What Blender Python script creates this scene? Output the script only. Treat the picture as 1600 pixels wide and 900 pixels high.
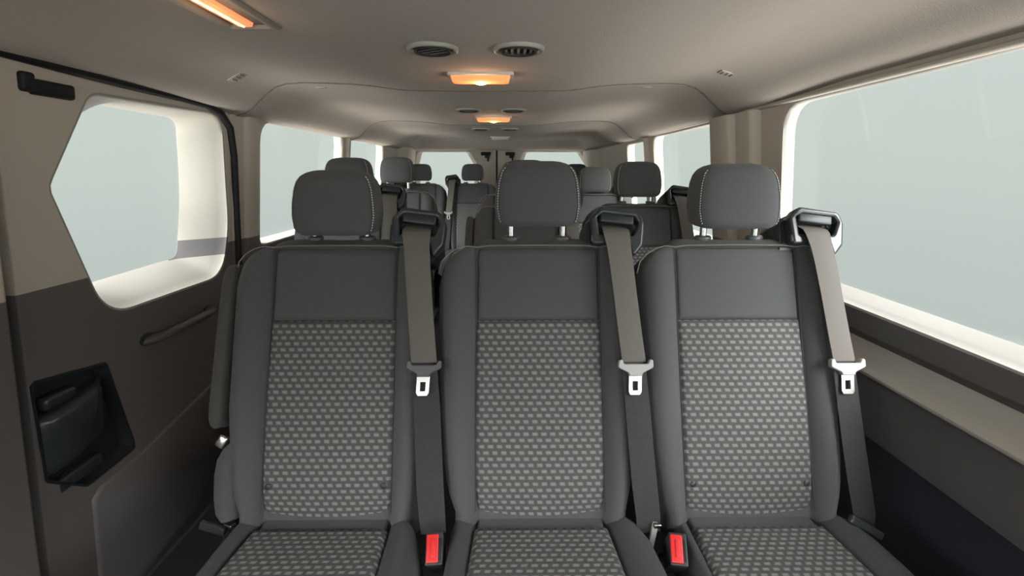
import bpy, bmesh, math, random
from mathutils import Vector, Matrix
random.seed(7)
C = bpy.context.scene.collection
for o in list(bpy.data.objects): bpy.data.objects.remove(o, do_unlink=True)

# ------------------------------------------------------------------ camera, sky, exposure
cam = bpy.data.objects.new('camera', bpy.data.cameras.new('camera')); C.objects.link(cam)
cam.location = (0, 0, 1.13)
cam.data.sensor_width = 36; cam.data.lens = 36 * 750 / 1600; cam.data.clip_start = .02
cam.rotation_euler = (math.radians(90 - 13.64), 0, math.radians(-0.594))
bpy.context.scene.camera = cam
vs = bpy.context.scene.view_settings
vs.view_transform = 'Standard'; vs.look = 'None'; vs.gamma = 1; vs.exposure = 0.0; vs.use_curve_mapping = False

world = bpy.data.worlds.new('sky'); bpy.context.scene.world = world; world.use_nodes = True
nt = world.node_tree; nt.nodes.clear()
wo = nt.nodes.new('ShaderNodeOutputWorld'); bg = nt.nodes.new('ShaderNodeBackground')
tc = nt.nodes.new('ShaderNodeTexCoord'); sx = nt.nodes.new('ShaderNodeSeparateXYZ')
rmp = nt.nodes.new('ShaderNodeValToRGB'); mr = nt.nodes.new('ShaderNodeMapRange')
mr.inputs['From Min'].default_value = -1; mr.inputs['From Max'].default_value = 1
nt.links.new(tc.outputs['Generated'], sx.inputs[0]); nt.links.new(sx.outputs['Z'], mr.inputs['Value'])
nt.links.new(mr.outputs[0], rmp.inputs[0])
fr_ = nt.nodes.new('ShaderNodeMapRange'); fr_.interpolation_type = 'SMOOTHSTEP'        # the sky is brighter ahead of the van
fr_.inputs['From Min'].default_value = -.15; fr_.inputs['From Max'].default_value = -.85; fr_.inputs['To Min'].default_value = 1; fr_.inputs['To Max'].default_value = 9.5
vm = nt.nodes.new('ShaderNodeVectorMath'); vm.operation = 'SCALE'
nt.links.new(sx.outputs['Y'], fr_.inputs['Value']); nt.links.new(rmp.outputs['Color'], vm.inputs[0]); nt.links.new(fr_.outputs[0], vm.inputs['Scale'])
nt.links.new(vm.outputs[0], bg.inputs['Color'])
nt.links.new(bg.outputs[0], wo.inputs['Surface'])
el = rmp.color_ramp.elements
SKY = [(0.0, (.29, .275, .255)), (.28, (.29, .275, .255)), (.385, (.072, .080, .076)), (.44, (.075, .083, .079)), (.5, (.081, .090, .084)), (.58, (.086, .094, .089)),
       (.595, (.088, .096, .091)), (.70, (.46, .46, .46)), (1.0, (.62, .62, .62))]
el[0].position = SKY[0][0]; el[0].color = (*SKY[0][1], 1); el[1].position = 1; el[1].color = (*SKY[-1][1], 1)
for p_, c_ in SKY[1:-1]:
    e = el.new(p_); e.color = (*c_, 1)
bg.inputs['Strength'].default_value = 7.5

# ------------------------------------------------------------------ materials
def new_mat(name):
    m = bpy.data.materials.new(name); m.use_nodes = True
    return m, m.node_tree, m.node_tree.nodes['Principled BSDF']
def mat(name, col, rough=.6, metal=0, bump=0, scale=400, var=0, spec=.5, sheen=0):
    m, t, b = new_mat(name)
    b.inputs['Base Color'].default_value = (*col, 1); b.inputs['Roughness'].default_value = rough
    b.inputs['Metallic'].default_value = metal; b.inputs['Specular IOR Level'].default_value = spec
    if sheen: b.inputs['Sheen Weight'].default_value = sheen; b.inputs['Sheen Roughness'].default_value = .5
    if bump or var:
        c = t.nodes.new('ShaderNodeTexCoord'); n = t.nodes.new('ShaderNodeTexNoise')
        n.inputs['Scale'].default_value = scale; n.inputs['Detail'].default_value = 3
        t.links.new(c.outputs['Object'], n.inputs['Vector'])
        if bump:
            bp = t.nodes.new('ShaderNodeBump'); bp.inputs['Strength'].default_value = bump; bp.inputs['Distance'].default_value = .001
            t.links.new(n.outputs['Fac'], bp.inputs['Height']); t.links.new(bp.outputs[0], b.inputs['Normal'])
        if var:
            mx = t.nodes.new('ShaderNodeMix'); mx.data_type = 'RGBA'
            mx.inputs['A'].default_value = (*[x * (1 - var) for x in col], 1); mx.inputs['B'].default_value = (*[x * (1 + var) for x in col], 1)
            t.links.new(n.outputs['Fac'], mx.inputs['Factor']); t.links.new(mx.outputs['Result'], b.inputs['Base Color'])
    return m
def emis(name, col, strength):
    m, t, b = new_mat(name)
    b.inputs['Base Color'].default_value = (*col, 1)
    b.inputs['Emission Color'].default_value = (*col, 1); b.inputs['Emission Strength'].default_value = strength
    return m
M = {}
M['headliner'] = mat('headliner_fabric', (.425, .38, .34), .95, bump=.6, scale=300, var=.06, spec=.15)
M['beige'] = mat('beige_plastic', (.53, .475, .415), .55, bump=.1, scale=600, spec=.3)
M['pale'] = mat('pale_plastic', (.62, .59, .54), .5, spec=.35)
M['brown'] = mat('brown_grey_plastic', (.088, .077, .074), .5, bump=.15, scale=500, spec=.35)
M['navy'] = mat('dark_lower_trim', (.030, .033, .042), .6, spec=.3)
M['rubber'] = mat('black_rubber', (.012, .012, .013), .55, spec=.3)
M['black'] = mat('black_plastic', (.022, .024, .027), .38, spec=.45)
M['black_gloss'] = mat('glossy_black_plastic', (.03, .034, .038), .25, spec=.5)
M['grey_plastic'] = mat('grey_plastic', (.06, .062, .064), .4, spec=.5)
M['fabric'] = mat('charcoal_fabric', (.077, .078, .081), .9, bump=.8, scale=900, var=.12, spec=.15, sheen=.12)
M['fabric_dark'] = mat('dark_fabric', (.055, .057, .061), .9, bump=.8, scale=900, var=.12, spec=.15, sheen=.08)
M['fabric_brown'] = mat('brown_grey_fabric', (.066, .061, .059), .9, bump=.7, scale=900, var=.1, spec=.15, sheen=.1)
M['thread'] = mat('grey_thread', (.17, .155, .145), .8)
M['stitch'] = mat('pale_stitching', (.55, .50, .45), .8)
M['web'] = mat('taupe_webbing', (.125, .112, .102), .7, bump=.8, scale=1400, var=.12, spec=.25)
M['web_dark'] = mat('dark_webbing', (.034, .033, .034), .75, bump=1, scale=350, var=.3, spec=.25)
M['chrome'] = mat('bright_metal', (.6, .59, .58), .25, metal=1)
M['tongue_grey'] = mat('grey_tongue_plastic', (.33, .33, .32), .45)
M['red'] = mat('red_plastic', (.62, .025, .025), .35, spec=.5)
M['floor'] = mat('dark_floor_covering', (.03, .03, .032), .8, bump=.3, scale=200)
M['pale_trim'] = mat('pale_window_trim', (.40, .385, .36), .5, spec=.35)
M['seam_shadow_bead'] = mat('seam_shadow_bead', (.13, .115, .10), .8)
M['vent_ring'] = mat('pale_vent_ring', (.30, .28, .25), .45)
M['ledge'] = mat('ledge_highlight_plastic', (.46, .43, .39), .4, spec=.5)  # pale tone paints the window light caught by the dark panel's ledge
M['brown_light'] = mat('brown_grey_lower_panel', (.125, .115, .112), .5, bump=.15, scale=500, spec=.35)
M['grey_vent'] = mat('taupe_vent_plastic', (.26, .24, .21), .5)
M['vent_dark'] = mat('dark_vent_cavity', (.022, .021, .02), .7)
M['white_card'] = mat('white_label_card', (.75, .74, .72), .6)

def trim_mat(name, top, bottom, zs):                     # two-tone moulded trim: beige above the beltline, dark below
    m, t, b = new_mat(name)
    g = t.nodes.new('ShaderNodeNewGeometry'); s = t.nodes.new('ShaderNodeSeparateXYZ'); r = t.nodes.new('ShaderNodeMath'); r.operation = 'GREATER_THAN'
    r.inputs[1].default_value = zs
    mx = t.nodes.new('ShaderNodeMix'); mx.data_type = 'RGBA'
    mx.inputs['A'].default_value = (*bottom, 1); mx.inputs['B'].default_value = (*top, 1)
    t.links.new(g.outputs['Position'], s.inputs[0]); t.links.new(s.outputs['Z'], r.inputs[0]); t.links.new(r.outputs[0], mx.inputs['Factor'])
    t.links.new(mx.outputs['Result'], b.inputs['Base Color'])
    n = t.nodes.new('ShaderNodeTexNoise'); n.inputs['Scale'].default_value = 500
    bp = t.nodes.new('ShaderNodeBump'); bp.inputs['Strength'].default_value = .12; bp.inputs['Distance'].default_value = .001
    t.links.new(n.outputs['Fac'], bp.inputs['Height']); t.links.new(bp.outputs[0], b.inputs['Normal'])
    b.inputs['Roughness'].default_value = .55; b.inputs['Specular IOR Level'].default_value = .3
    return m
M['trim'] = trim_mat('two_tone_trim', (.56, .495, .43), (.140, .126, .122), .905)

def reveal_mat():                                       # pale window reveal with a grey insert at its lower rear end
    m, t, b = new_mat('door_window_reveal'); g = t.nodes.new('ShaderNodeNewGeometry'); s = t.nodes.new('ShaderNodeSeparateXYZ'); t.links.new(g.outputs['Position'], s.inputs[0])
    def cmp(sock, op, v):
        n = t.nodes.new('ShaderNodeMath'); n.operation = op; t.links.new(sock, n.inputs[0]); n.inputs[1].default_value = v; return n.outputs[0]
    def mul(a, b_):
        n = t.nodes.new('ShaderNodeMath'); n.operation = 'MULTIPLY'; t.links.new(a, n.inputs[0]); t.links.new(b_, n.inputs[1]); return n.outputs[0]
    f = mul(mul(cmp(s.outputs['Z'], 'LESS_THAN', .922), cmp(s.outputs['Z'], 'GREATER_THAN', .868)), cmp(s.outputs['Y'], 'GREATER_THAN', 1.44))
    mx = t.nodes.new('ShaderNodeMix'); mx.data_type = 'RGBA'; mx.inputs['A'].default_value = (.36, .34, .305, 1); mx.inputs['B'].default_value = (.12, .112, .115, 1)
    t.links.new(f, mx.inputs['Factor']); t.links.new(mx.outputs['Result'], b.inputs['Base Color']); b.inputs['Roughness'].default_value = .5
    return m
M['door_reveal'] = reveal_mat()

def glass_mat():
    m = bpy.data.materials.new('window_glass'); m.use_nodes = True; t = m.node_tree; t.nodes.clear()
    o = t.nodes.new('ShaderNodeOutputMaterial'); mix = t.nodes.new('ShaderNodeMixShader')
    tr = t.nodes.new('ShaderNodeBsdfTransparent'); gl = t.nodes.new('ShaderNodeBsdfGlossy'); fr = t.nodes.new('ShaderNodeMath'); fr.operation = 'MULTIPLY'; lw = t.nodes.new('ShaderNodeLayerWeight'); lw.inputs['Blend'].default_value = .3
    t.links.new(lw.outputs['Facing'], fr.inputs[0]); fr.inputs[1].default_value = .04
    tr.inputs['Color'].default_value = (.965, .975, .97, 1); gl.inputs['Roughness'].default_value = .02
    t.links.new(fr.outputs[0], mix.inputs[0]); t.links.new(tr.outputs[0], mix.inputs[1]); t.links.new(gl.outputs[0], mix.inputs[2])
    t.links.new(mix.outputs[0], o.inputs['Surface'])
    return m
M['glass'] = glass_mat()

def weave_mat():                                         # rows of short pale dashes, every second row shifted by half
    m, t, b = new_mat('dashed_weave_fabric'); N = t.nodes; Lk = t.links.new
    def math_(op, a, bb=None):
        n = N.new('ShaderNodeMath'); n.operation = op
        for i, v in enumerate((a, bb)):
            if v is None: continue
            if isinstance(v, (int, float)): n.inputs[i].default_value = v
            else: Lk(v, n.inputs[i])
        return n.outputs[0]
    uv = N.new('ShaderNodeUVMap'); uv.uv_map = 'UVMap'
    nz = N.new('ShaderNodeTexNoise'); nz.inputs['Scale'].default_value = 60; Lk(uv.outputs[0], nz.inputs['Vector'])
    s = N.new('ShaderNodeSeparateXYZ'); Lk(uv.outputs[0], s.inputs[0])
    wob = math_('MULTIPLY', math_('SUBTRACT', nz.outputs['Fac'], .5), .12)
    y = math_('ADD', math_('DIVIDE', s.outputs['Y'], .0119), wob)
    row = math_('FLOOR', y); fy = math_('FRACT', y)
    sh = math_('MULTIPLY', math_('MODULO', math_('ADD', row, 400), 2), .5)
    x = math_('ADD', math_('ADD', math_('DIVIDE', s.outputs['X'], .0175), math_('ADD', sh, 60)), wob)
    fx = math_('FRACT', math_('ADD', x, math_('MULTIPLY', fy, .10)))
    def band(f, c, hw, soft):
        d = math_('ABSOLUTE', math_('SUBTRACT', f, c))
        r = N.new('ShaderNodeMapRange'); r.interpolation_type = 'SMOOTHSTEP'
        Lk(d, r.inputs['Value']); r.inputs['From Min'].default_value = hw - soft; r.inputs['From Max'].default_value = hw + soft
        r.inputs['To Min'].default_value = 1; r.inputs['To Max'].default_value = 0
        return r.outputs[0]
    mask = math_('MULTIPLY', band(fx, .5, .29, .11), band(fy, .5, .26, .13))
    fine = N.new('ShaderNodeTexNoise'); fine.inputs['Scale'].default_value = 700; Lk(uv.outputs[0], fine.inputs['Vector'])
    mask2 = math_('MULTIPLY', mask, math_('ADD', .65, math_('MULTIPLY', fine.outputs['Fac'], .7)))
    mx = N.new('ShaderNodeMix'); mx.data_type = 'RGBA'
    mx.inputs['A'].default_value = (.072, .072, .072, 1); mx.inputs['B'].default_value = (.185, .183, .175, 1)
    Lk(mask2, mx.inputs['Factor']); Lk(mx.outputs['Result'], b.inputs['Base Color'])
    bp = N.new('ShaderNodeBump'); bp.inputs['Strength'].default_value = .7; bp.inputs['Distance'].default_value = .0012
    Lk(math_('ADD', mask, math_('MULTIPLY', fine.outputs['Fac'], .5)), bp.inputs['Height']); Lk(bp.outputs[0], b.inputs['Normal'])
    b.inputs['Roughness'].default_value = .85; b.inputs['Specular IOR Level'].default_value = .2
    return m
M['weave'] = weave_mat()

# ------------------------------------------------------------------ mesh helpers
def mk(name, verts, faces, m, parent=None, smooth=True, uv=None, fm=None):
    me = bpy.data.meshes.new(name); me.from_pydata([tuple(v) for v in verts], [], faces); me.update()
    ms = m if isinstance(m, (list, tuple)) else [m]
    for q in ms: me.materials.append(q)
    if fm:
        for i, p_ in enumerate(me.polygons): p_.material_index = fm[i]
    if uv:
        l = me.uv_layers.new(name='UVMap')
        for lp in me.loops: l.data[lp.index].uv = uv[lp.vertex_index]
    bm = bmesh.new(); bm.from_mesh(me); bmesh.ops.recalc_face_normals(bm, faces=bm.faces) if not uv else None; bm.to_mesh(me); bm.free()
    if smooth:
        for p_ in me.polygons: p_.use_smooth = True
        try: me.set_sharp_from_angle(angle=math.radians(50))
        except Exception: pass
    o = bpy.data.objects.new(name, me); C.objects.link(o)
    if parent: o.parent = parent
    return o
def tag(o, label=None, cat=None, group=None, kind=None):
    if label: o['label'] = label
    if cat: o['category'] = cat
    if group: o['group'] = group
    if kind: o['kind'] = kind
    return o
def empty(name, loc=(0, 0, 0)):
    o = bpy.data.objects.new(name, None); C.objects.link(o); o.location = loc; o.empty_display_size = .05
    return o
def copy_tree(o, parent=None, skip=()):
    c = o.copy(); C.objects.link(c); c.parent = parent
    for ch in [x for x in bpy.data.objects if x.parent == o]:
        if ch.name.split('.')[0] in skip: continue
        copy_tree(ch, c)
    return c
class MB:
    def __init__(s): s.v = []; s.f = []
    def add(s, v, f):
        n = len(s.v); s.v += [tuple(x) for x in v]; s.f += [tuple(i + n for i in q) for q in f]; return s
    def loft(s, loops, cap0=True, cap1=True, closed=True):
        n = len(loops[0]); v = [p for l in loops for p in l]; f = []
        for j in range(len(loops) - 1):
            for i in range(n if closed else n - 1):
                k = (i + 1) % n; f.append((j * n + i, j * n + k, (j + 1) * n + k, (j + 1) * n + i))
        if cap0: f.append(tuple(range(n))[::-1])
        if cap1: f.append(tuple(range((len(loops) - 1) * n, len(loops) * n)))
        return s.add(v, f)
    def tube(s, pts, r, n=10, caps=True):
        P = [Vector(p) for p in pts]; loops = []; up = None
        for i, p in enumerate(P):
            d = (P[min(i + 1, len(P) - 1)] - P[max(i - 1, 0)]).normalized()
            if up is None: up = Vector((0, 0, 1)) if abs(d.z) < .9 else Vector((1, 0, 0))
            a = d.cross(up).normalized(); b = a.cross(d).normalized(); up = b
            rr = r[i] if isinstance(r, (list, tuple)) else r
            ra, rb = rr if isinstance(rr, (list, tuple)) else (rr, rr)
            loops.append([p + a * ra * math.cos(2 * math.pi * k / n) + b * rb * math.sin(2 * math.pi * k / n) for k in range(n)])
        return s.loft(loops, caps, caps)
    def rbox(s, c, size, bev=.003, R=None, seg=3):
        bm = bmesh.new(); bmesh.ops.create_cube(bm, size=1)
        bmesh.ops.scale(bm, vec=size, verts=bm.verts)
        bmesh.ops.bevel(bm, geom=list(bm.edges), offset=min(bev, min(size) * .49), segments=seg, profile=.5, affect='EDGES')
        if R: bmesh.ops.transform(bm, matrix=R.to_4x4(), verts=bm.verts)
        bmesh.ops.translate(bm, vec=c, verts=bm.verts)
        bm.verts.index_update(); s.add([v.co.copy() for v in bm.verts], [[v.index for v in f.verts] for f in bm.faces]); bm.free()
        return s
    def map(s, fn): s.v = [tuple(fn(*p)) for p in s.v]; return s
    def build(s, name, m, parent=None, smooth=True): return mk(name, s.v, s.f, m, parent, smooth)

def lerp_tab(tab, x):
    if x <= tab[0][0]: return tab[0][1]
    for (a, b), (c, d) in zip(tab, tab[1:]):
        if x <= c:
            t = (x - a) / (c - a); return b + (d - b) * t
    return tab[-1][1]
def smooth_tab(tab, x):
    if x <= tab[0][0]: return tab[0][1]
    for (a, b), (c, d) in zip(tab, tab[1:]):
        if x <= c:
            t = (x - a) / (c - a); t = t * t * (3 - 2 * t); return b + (d - b) * t
    return tab[-1][1]
def roundpoly(pts, r, seg=8):
    out = []; n = len(pts)
    rs = r if isinstance(r, (list, tuple)) else [r] * n
    for i in range(n):
        p = Vector(pts[i]); a = Vector(pts[i - 1]) - p; b = Vector(pts[(i + 1) % n]) - p
        la, lb = a.length, b.length; a.normalize(); b.normalize()
        ang = a.angle(b); d = min(rs[i] / max(math.tan(ang / 2), 1e-3), la * .49, lb * .49)
        if d < 1e-5: out.append((p.x, p.y)); continue
        A = p + a * d; B = p + b * d
        for k in range(seg + 1):
            t = k / seg; q = A * (1 - t) ** 2 + p * 2 * t * (1 - t) + B * t * t; out.append((q.x, q.y))
    return out
def resample(poly, N=144, c=None):                       # star-shaped outline -> N points by angle
    if c is None: c = (sum(p[0] for p in poly) / len(poly), sum(p[1] for p in poly) / len(poly))
    out = []
    for k in range(N):
        a = 2 * math.pi * k / N; dx, dy = math.cos(a), math.sin(a); best = None
        for i in range(len(poly)):
            x1, y1 = poly[i][0] - c[0], poly[i][1] - c[1]; x2, y2 = poly[(i + 1) % len(poly)][0] - c[0], poly[(i + 1) % len(poly)][1] - c[1]
            ex, ey = x2 - x1, y2 - y1; den = dx * ey - dy * ex
            if abs(den) < 1e-12: continue
            t = (x1 * ey - y1 * ex) / den; u = (x1 * dy - y1 * dx) / den
            if t > 0 and -1e-6 <= u <= 1 + 1e-6 and (best is None or t > best): best = t
        out.append((c[0] + dx * best, c[1] + dy * best))
    return out
def plate(name, outer, holes, th, bev, mapf, m, parent=None):   # filled outline with holes, real thickness, mapped into place
    cu = bpy.data.curves.new(name + '_outline', 'CURVE'); cu.dimensions = '2D'; cu.fill_mode = 'BOTH'
    for lp in [outer] + holes:
        sp = cu.splines.new('POLY'); sp.points.add(len(lp) - 1)
        for i, q in enumerate(lp): sp.points[i].co = (q[0], q[1], 0, 1)
        sp.use_cyclic_u = True
    cu.extrude = th / 2; cu.bevel_depth = bev; cu.bevel_resolution = 2; cu.offset = -bev
    tmp = bpy.data.objects.new(name + '_tmp', cu); C.objects.link(tmp)
    dg = bpy.context.evaluated_depsgraph_get(); dg.update()
    me = bpy.data.meshes.new_from_object(tmp.evaluated_get(dg)); v = [tuple(mapf(*p.co)) for p in me.vertices]; f = [tuple(p.vertices) for p in me.polygons]
    bpy.data.objects.remove(tmp, do_unlink=True)
    return mk(name, v, f, m, parent, smooth=True)

# ------------------------------------------------------------------ the van's body
CX = -.065
def half(z): return .855 - .125 * (z - .88)
def side_map(side):                                       # (y, z, inward distance) -> world
    return lambda y, z, c: (CX + side * (half(z) - c), y, z)
LW, RW = side_map(-1), side_map(1)

def ring(name, opening, glass, depth, mapf, m, parent=None, dark=None, N=144, lip=.004):
    cen = (sum(p[0] for p in glass) / len(glass), sum(p[1] for p in glass) / len(glass))
    A = resample(opening, N, cen); B = resample(glass, N, cen)
    def out(P, d): return [(cen[0] + (p[0] - cen[0]) * (1 + d / max(math.hypot(p[0] - cen[0], p[1] - cen[1]), .05)),
                            cen[1] + (p[1] - cen[1]) * (1 + d / max(math.hypot(p[0] - cen[0], p[1] - cen[1]), .05))) for p in P]
    loops = []
    for P, c in ((out(A, .009), -.003), (out(A, .006), lip * .3), (out(A, .002), lip * .4), (out(A, -.003), 0), (out(A, -.006), -.008)):
        loops.append([(q[0], q[1], c) for q in P])
    A2 = out(A, -.007)
    for t in (.15, .3, .5, .7, .85, .95, 1):
        s = t
        loops.append([(a[0] * (1 - s) + b[0] * s, a[1] * (1 - s) + b[1] * s, -.008 - (depth - .008) * t) for a, b in zip(A2, B)])
    Bi = out(B, .02); loops.append([(q[0], q[1], -depth - .012) for q in Bi])
    mb = MB().loft(loops, False, False); vv = [mapf(*p) for p in mb.v]
    fm = None
    if dark:
        fm = [1 if dark(*[sum(mb.v[i][k] for i in f) / 4 for k in range(3)]) else 0 for f in mb.f]
    return mk(name, vv, mb.f, m, parent, fm=fm)
def pane(glass, depth, mapf, parent):
    cen = (sum(p[0] for p in glass) / len(glass), sum(p[1] for p in glass) / len(glass))
    g = [(cen[0] + (p[0] - cen[0]) * 1.02, cen[1] + (p[1] - cen[1]) * 1.02) for p in resample(glass, 96, cen)]
    mb = MB().loft([[(q[0], q[1], -depth - .002) for q in g], [(q[0], q[1], -depth - .006) for q in g]])
    return mk('pane', [mapf(*p) for p in mb.v], mb.f, M['glass'], parent, smooth=False)

wn = [0]
def window(opening, glass, depth, mapf, m=None, parent=None, dark=None, name=None):
    wn[0] += 1
    o = ring(name or 'window_%d' % wn[0], opening, glass, depth, mapf, m or M['beige'], parent, dark)
    if not parent: o['kind'] = 'structure'
    pane(glass, depth, mapf, o)
    return o
WT = 1.37
def rect(a, b, c, d): return [(a, c), (b, c), (b, d), (a, d)]

# floor
o = MB().rbox((CX, 1.5, -.03), (2.4, 6.6, .06), .005).build('floor', M['floor']); o['kind'] = 'structure'
# --- sliding door, left
door_op = roundpoly([(.962, 1.10), (1.075, 1.290), (1.553, 1.300), (1.582, .955), (1.545, .80), (1.075, .803)],
                    [.03, .05, .075, .3, .11, .12], 10)
door_gl = roundpoly([(1.035, 1.10), (1.185, 1.285), (1.503, 1.281), (1.505, 1.05), (1.483, .872), (1.095, .862)],
                    [.03, .03, .045, .3, .03, .03], 10)
D0, D1 = .876, 1.615
door_out = roundpoly([(D0, -.03), (D0, 1.345), (D1 - .02, 1.345), (D1, .9), (D1 + .03, -.03)], [.01, .01, .09, .1, .01])
rec_out = roundpoly([(.884, .722), (1.06, .692), (1.13, .432), (.985, .425), (.894, .50)], [.012, .01, .012, .012, .02])
door_hole = resample(door_op, 144, None)
door = plate('door_1', door_out, [door_op, rec_out], .02, .004, lambda y, z, c: LW(y, z, c - .012), M['trim']); door['kind'] = 'structure'
ring('window_frame', door_op, door_gl, .105, LW, M['door_reveal'], door)
pane(door_gl, .105, LW, door)
# latch recess with its pull
mb = MB(); rr = resample(rec_out, 96); cen = (1.01, .57)
def shr(P, k, c): return [(cen[0] + (p[0] - cen[0]) * k, cen[1] + (p[1] - cen[1]) * k, c) for p in P]
mb.loft([shr(rr, 1.05, -.004), shr(rr, 1.045, .004), shr(rr, 1.0, .004), shr(rr, .97, -.012), shr(rr, .93, -.026)], False, True)
mb.map(LW); lat = mb.build('latch_recess', M['black'], door)
mb = MB()
prof = [(.885, -.006), (.905, .018), (.95, .026), (1.0, .024), (1.035, .012), (1.06, -.01), (1.07, -.03)]
loops = []
for z, k in ((.632, .3), (.627, .8), (.615, 1), (.56, 1), (.52, .97), (.500, .8), (.494, .3)):
    tilt = lambda y, z=z: z + (y - .9) * .12 + .01
    top = [(y, tilt(y), c * k + (1 - k) * -.02) for y, c in prof]; bot = [(y, tilt(y), c * k - .02 + (1 - k) * -.02) for y, c in reversed(prof)]
    loops.append(top + bot)
mb.loft(loops).map(LW); mb.build('latch_lever', M['black_gloss'], door)
MB().rbox((.975, .462, -.012), (.12, .035, .03), .008).rbox((.94, .665, -.006), (.075, .03, .03), .01).map(LW).build('latch_cover', M['black_gloss'], door)
# pull handle
hp = [(1.19, .700, -.004), (1.20, .703, .012), (1.225, .706, .026), (1.27, .709, .033), (1.33, .711, .036), (1.39, .711, .033), (1.435, .711, .026), (1.455, .711, .012), (1.465, .711, -.004)]
ph = MB().tube(hp, [(.012, .015), (.012, .016), (.011, .014), (.011, .013), (.011, .013), (.011, .013), (.011, .014), (.012, .016), (.012, .015)], 14)
ph.map(LW).build('pull_handle', M['brown'], door)
for yy in (1.195, 1.46):
    q = [(yy + .026 * math.cos(a * math.pi / 12), .706 + .017 * math.sin(a * math.pi / 12)) for a in range(24)]
    MB().loft([[(y, z, -.002) for y, z in q], [(y, z, .003) for y, z in q], [(yy + (y - yy) * .8, .706 + (z - .706) * .8, .005) for y, z in q]]).map(LW).build('handle_mount', M['black'], door)
# shallow moulded relief on the door's lower half
rel = roundpoly([(.99, .02), (.99, .395), (1.15, .405), (1.57, .475), (1.60, .02)], [.02, .02, .06, .03, .02])
cr = (1.3, .22); q = resample(rel, 80, cr)
MB().loft([[(y, z, -.003) for y, z in q], [(cr[0] + (y - cr[0]) * .99, cr[1] + (z - cr[1]) * .985, .006) for y, z in q],
           [(cr[0] + (y - cr[0]) * .97, cr[1] + (z - cr[1]) * .96, .010) for y, z in q]]).map(LW).build('door_lower_moulding', M['brown_light'], door)
MB().rbox((.985, 1.281, .004), (.090, .028, .018), .006).rbox((.935, 1.287, .003), (.026, .034, .020), .006).map(LW).build('door_latch_block', M['rubber'], door)

# black rubber seal round the door opening
sp = [(.30, 1.331), (.72, 1.331), (.90, 1.329), (1.02, 1.325), (1.18, 1.321), (1.36, 1.320), (1.47, 1.316), (1.535, 1.300), (1.572, 1.262), (1.592, 1.18), (1.604, 1.0), (1.616, .83), (1.635, .5), (1.655, .08)]
o = MB().tube([(y + .012 * (z < 1.29), z, .006) for y, z in sp], [(.010, .013)] * len(sp), 12).map(LW).build('trim_1', M['rubber']); o['kind'] = 'structure'
# front pillar panel beside the door
o = plate('wall_left', roundpoly([(-1.5, -.03), (-1.5, WT), (.838, WT), (.838, -.03)], .015), [roundpoly([(-1.2, .9), (-.75, 1.29), (.15, 1.29), (.15, .9)], .05)], .06, .008,
          lambda y, z, c: LW(y, z, c - .012), M['trim']); o['kind'] = 'structure'
window(roundpoly([(-1.2, .9), (-.75, 1.29), (.15, 1.29), (.15, .9)], .05), roundpoly([(-1.17, .9), (-.73, 1.28), (.14, 1.28), (.14, .9)], .05), .06, LW)
# front pillar lower ridge
MB().rbox((.55, .28, .012), (.62, .025, .02), .01).map(LW).build('trim_2', M['brown'])['kind'] = 'structure'
MB().rbox((.87, .65, -.045), (.08, 1.3, .03), .004).map(LW).build('trim_3', M['rubber'])['kind'] = 'structure'
# rear left wall with two windows
w2o = roundpoly([(1.785, .862), (1.785, 1.305), (2.66, 1.318), (2.66, .862)], [.03, .085, .07, .03]); w2g = roundpoly([(1.80, .872), (1.80, 1.315), (2.72, 1.322), (2.74, .872)], [.03, .08, .07, .03])
w3o = roundpoly([(2.785, .862), (2.775, 1.305), (3.52, 1.31), (3.52, .862)], [.03, .06, .06, .03]); w3g = roundpoly([(2.80, .872), (2.80, 1.312), (3.59, 1.315), (3.61, .872)], [.03, .06, .06, .03])
o = plate('wall_left_rear', roundpoly([(1.665, -.03), (1.60, .9), (1.60, WT), (4.5, WT), (4.5, -.03)], .012), [w2o, w3o], .03, .006, lambda y, z, c: LW(y, z, c - .017), M['trim']); o['kind'] = 'structure'
window(w2o, w2g, .06, LW); window(w3o, w3g, .06, LW)
# raised pillar covers
def pillar(name, y0, y1, mp, z0=.80, z1=1.318, t=.03, m=None, lean=0):
    prof = [(y0, -.004), (y0 + .012, t * .8), (y0 + .03, t), (y1 - .03, t), (y1 - .012, t * .8), (y1, -.004)]
    loops = [[(y + lean * (z - z0), z, c * k) for y, c in prof] for z, k in ((z0, 1), (z0 + (z1 - z0) * .5, 1), (z1, 1.0))]
    o = MB().loft(loops, closed=True).map(mp).build(name, m or M['trim']); o['kind'] = 'structure'; return o
pillar('trim_4', 1.665, 1.77, LW, .42, 1.318, .016)
pillar('trim_5', 2.70, 2.765, LW, .6, 1.32, .02)
pillar('trim_6', 3.95, 4.40, LW, .3, 1.32, .07)
# --- right wall
r1o = roundpoly([(.16, .822), (.16, 1.312), (1.352, 1.302), (1.365, 1.0), (1.345, .830)], [.05, .07, .085, .3, .07]); r1g = roundpoly([(.17, .848), (.17, 1.32), (1.392, 1.306), (1.402, 1.05), (1.392, .858)], [.05, .07, .085, .3, .05])
r2o = roundpoly([(1.765, .862), (1.762, 1.300), (2.53, 1.300), (2.53, .862)], [.03, .075, .06, .03]); r2g = roundpoly([(1.78, .872), (1.78, 1.305), (2.585, 1.305), (2.60, .872)], [.03, .07, .07, .03])
r3o = roundpoly([(2.68, .862), (2.678, 1.292), (3.08, 1.292), (3.08, .862)], [.03, .055, .055, .03]); r3g = roundpoly([(2.69, .872), (2.69, 1.297), (3.16, 1.297), (3.17, .872)], [.03, .055, .055, .03])
rf = roundpoly([(-1.2, .9), (-.75, 1.29), (0, 1.29), (0, .9)], .05); rfg = roundpoly([(-1.17, .9), (-.73, 1.28), (-.01, 1.28), (-.01, .9)], .05)
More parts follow.
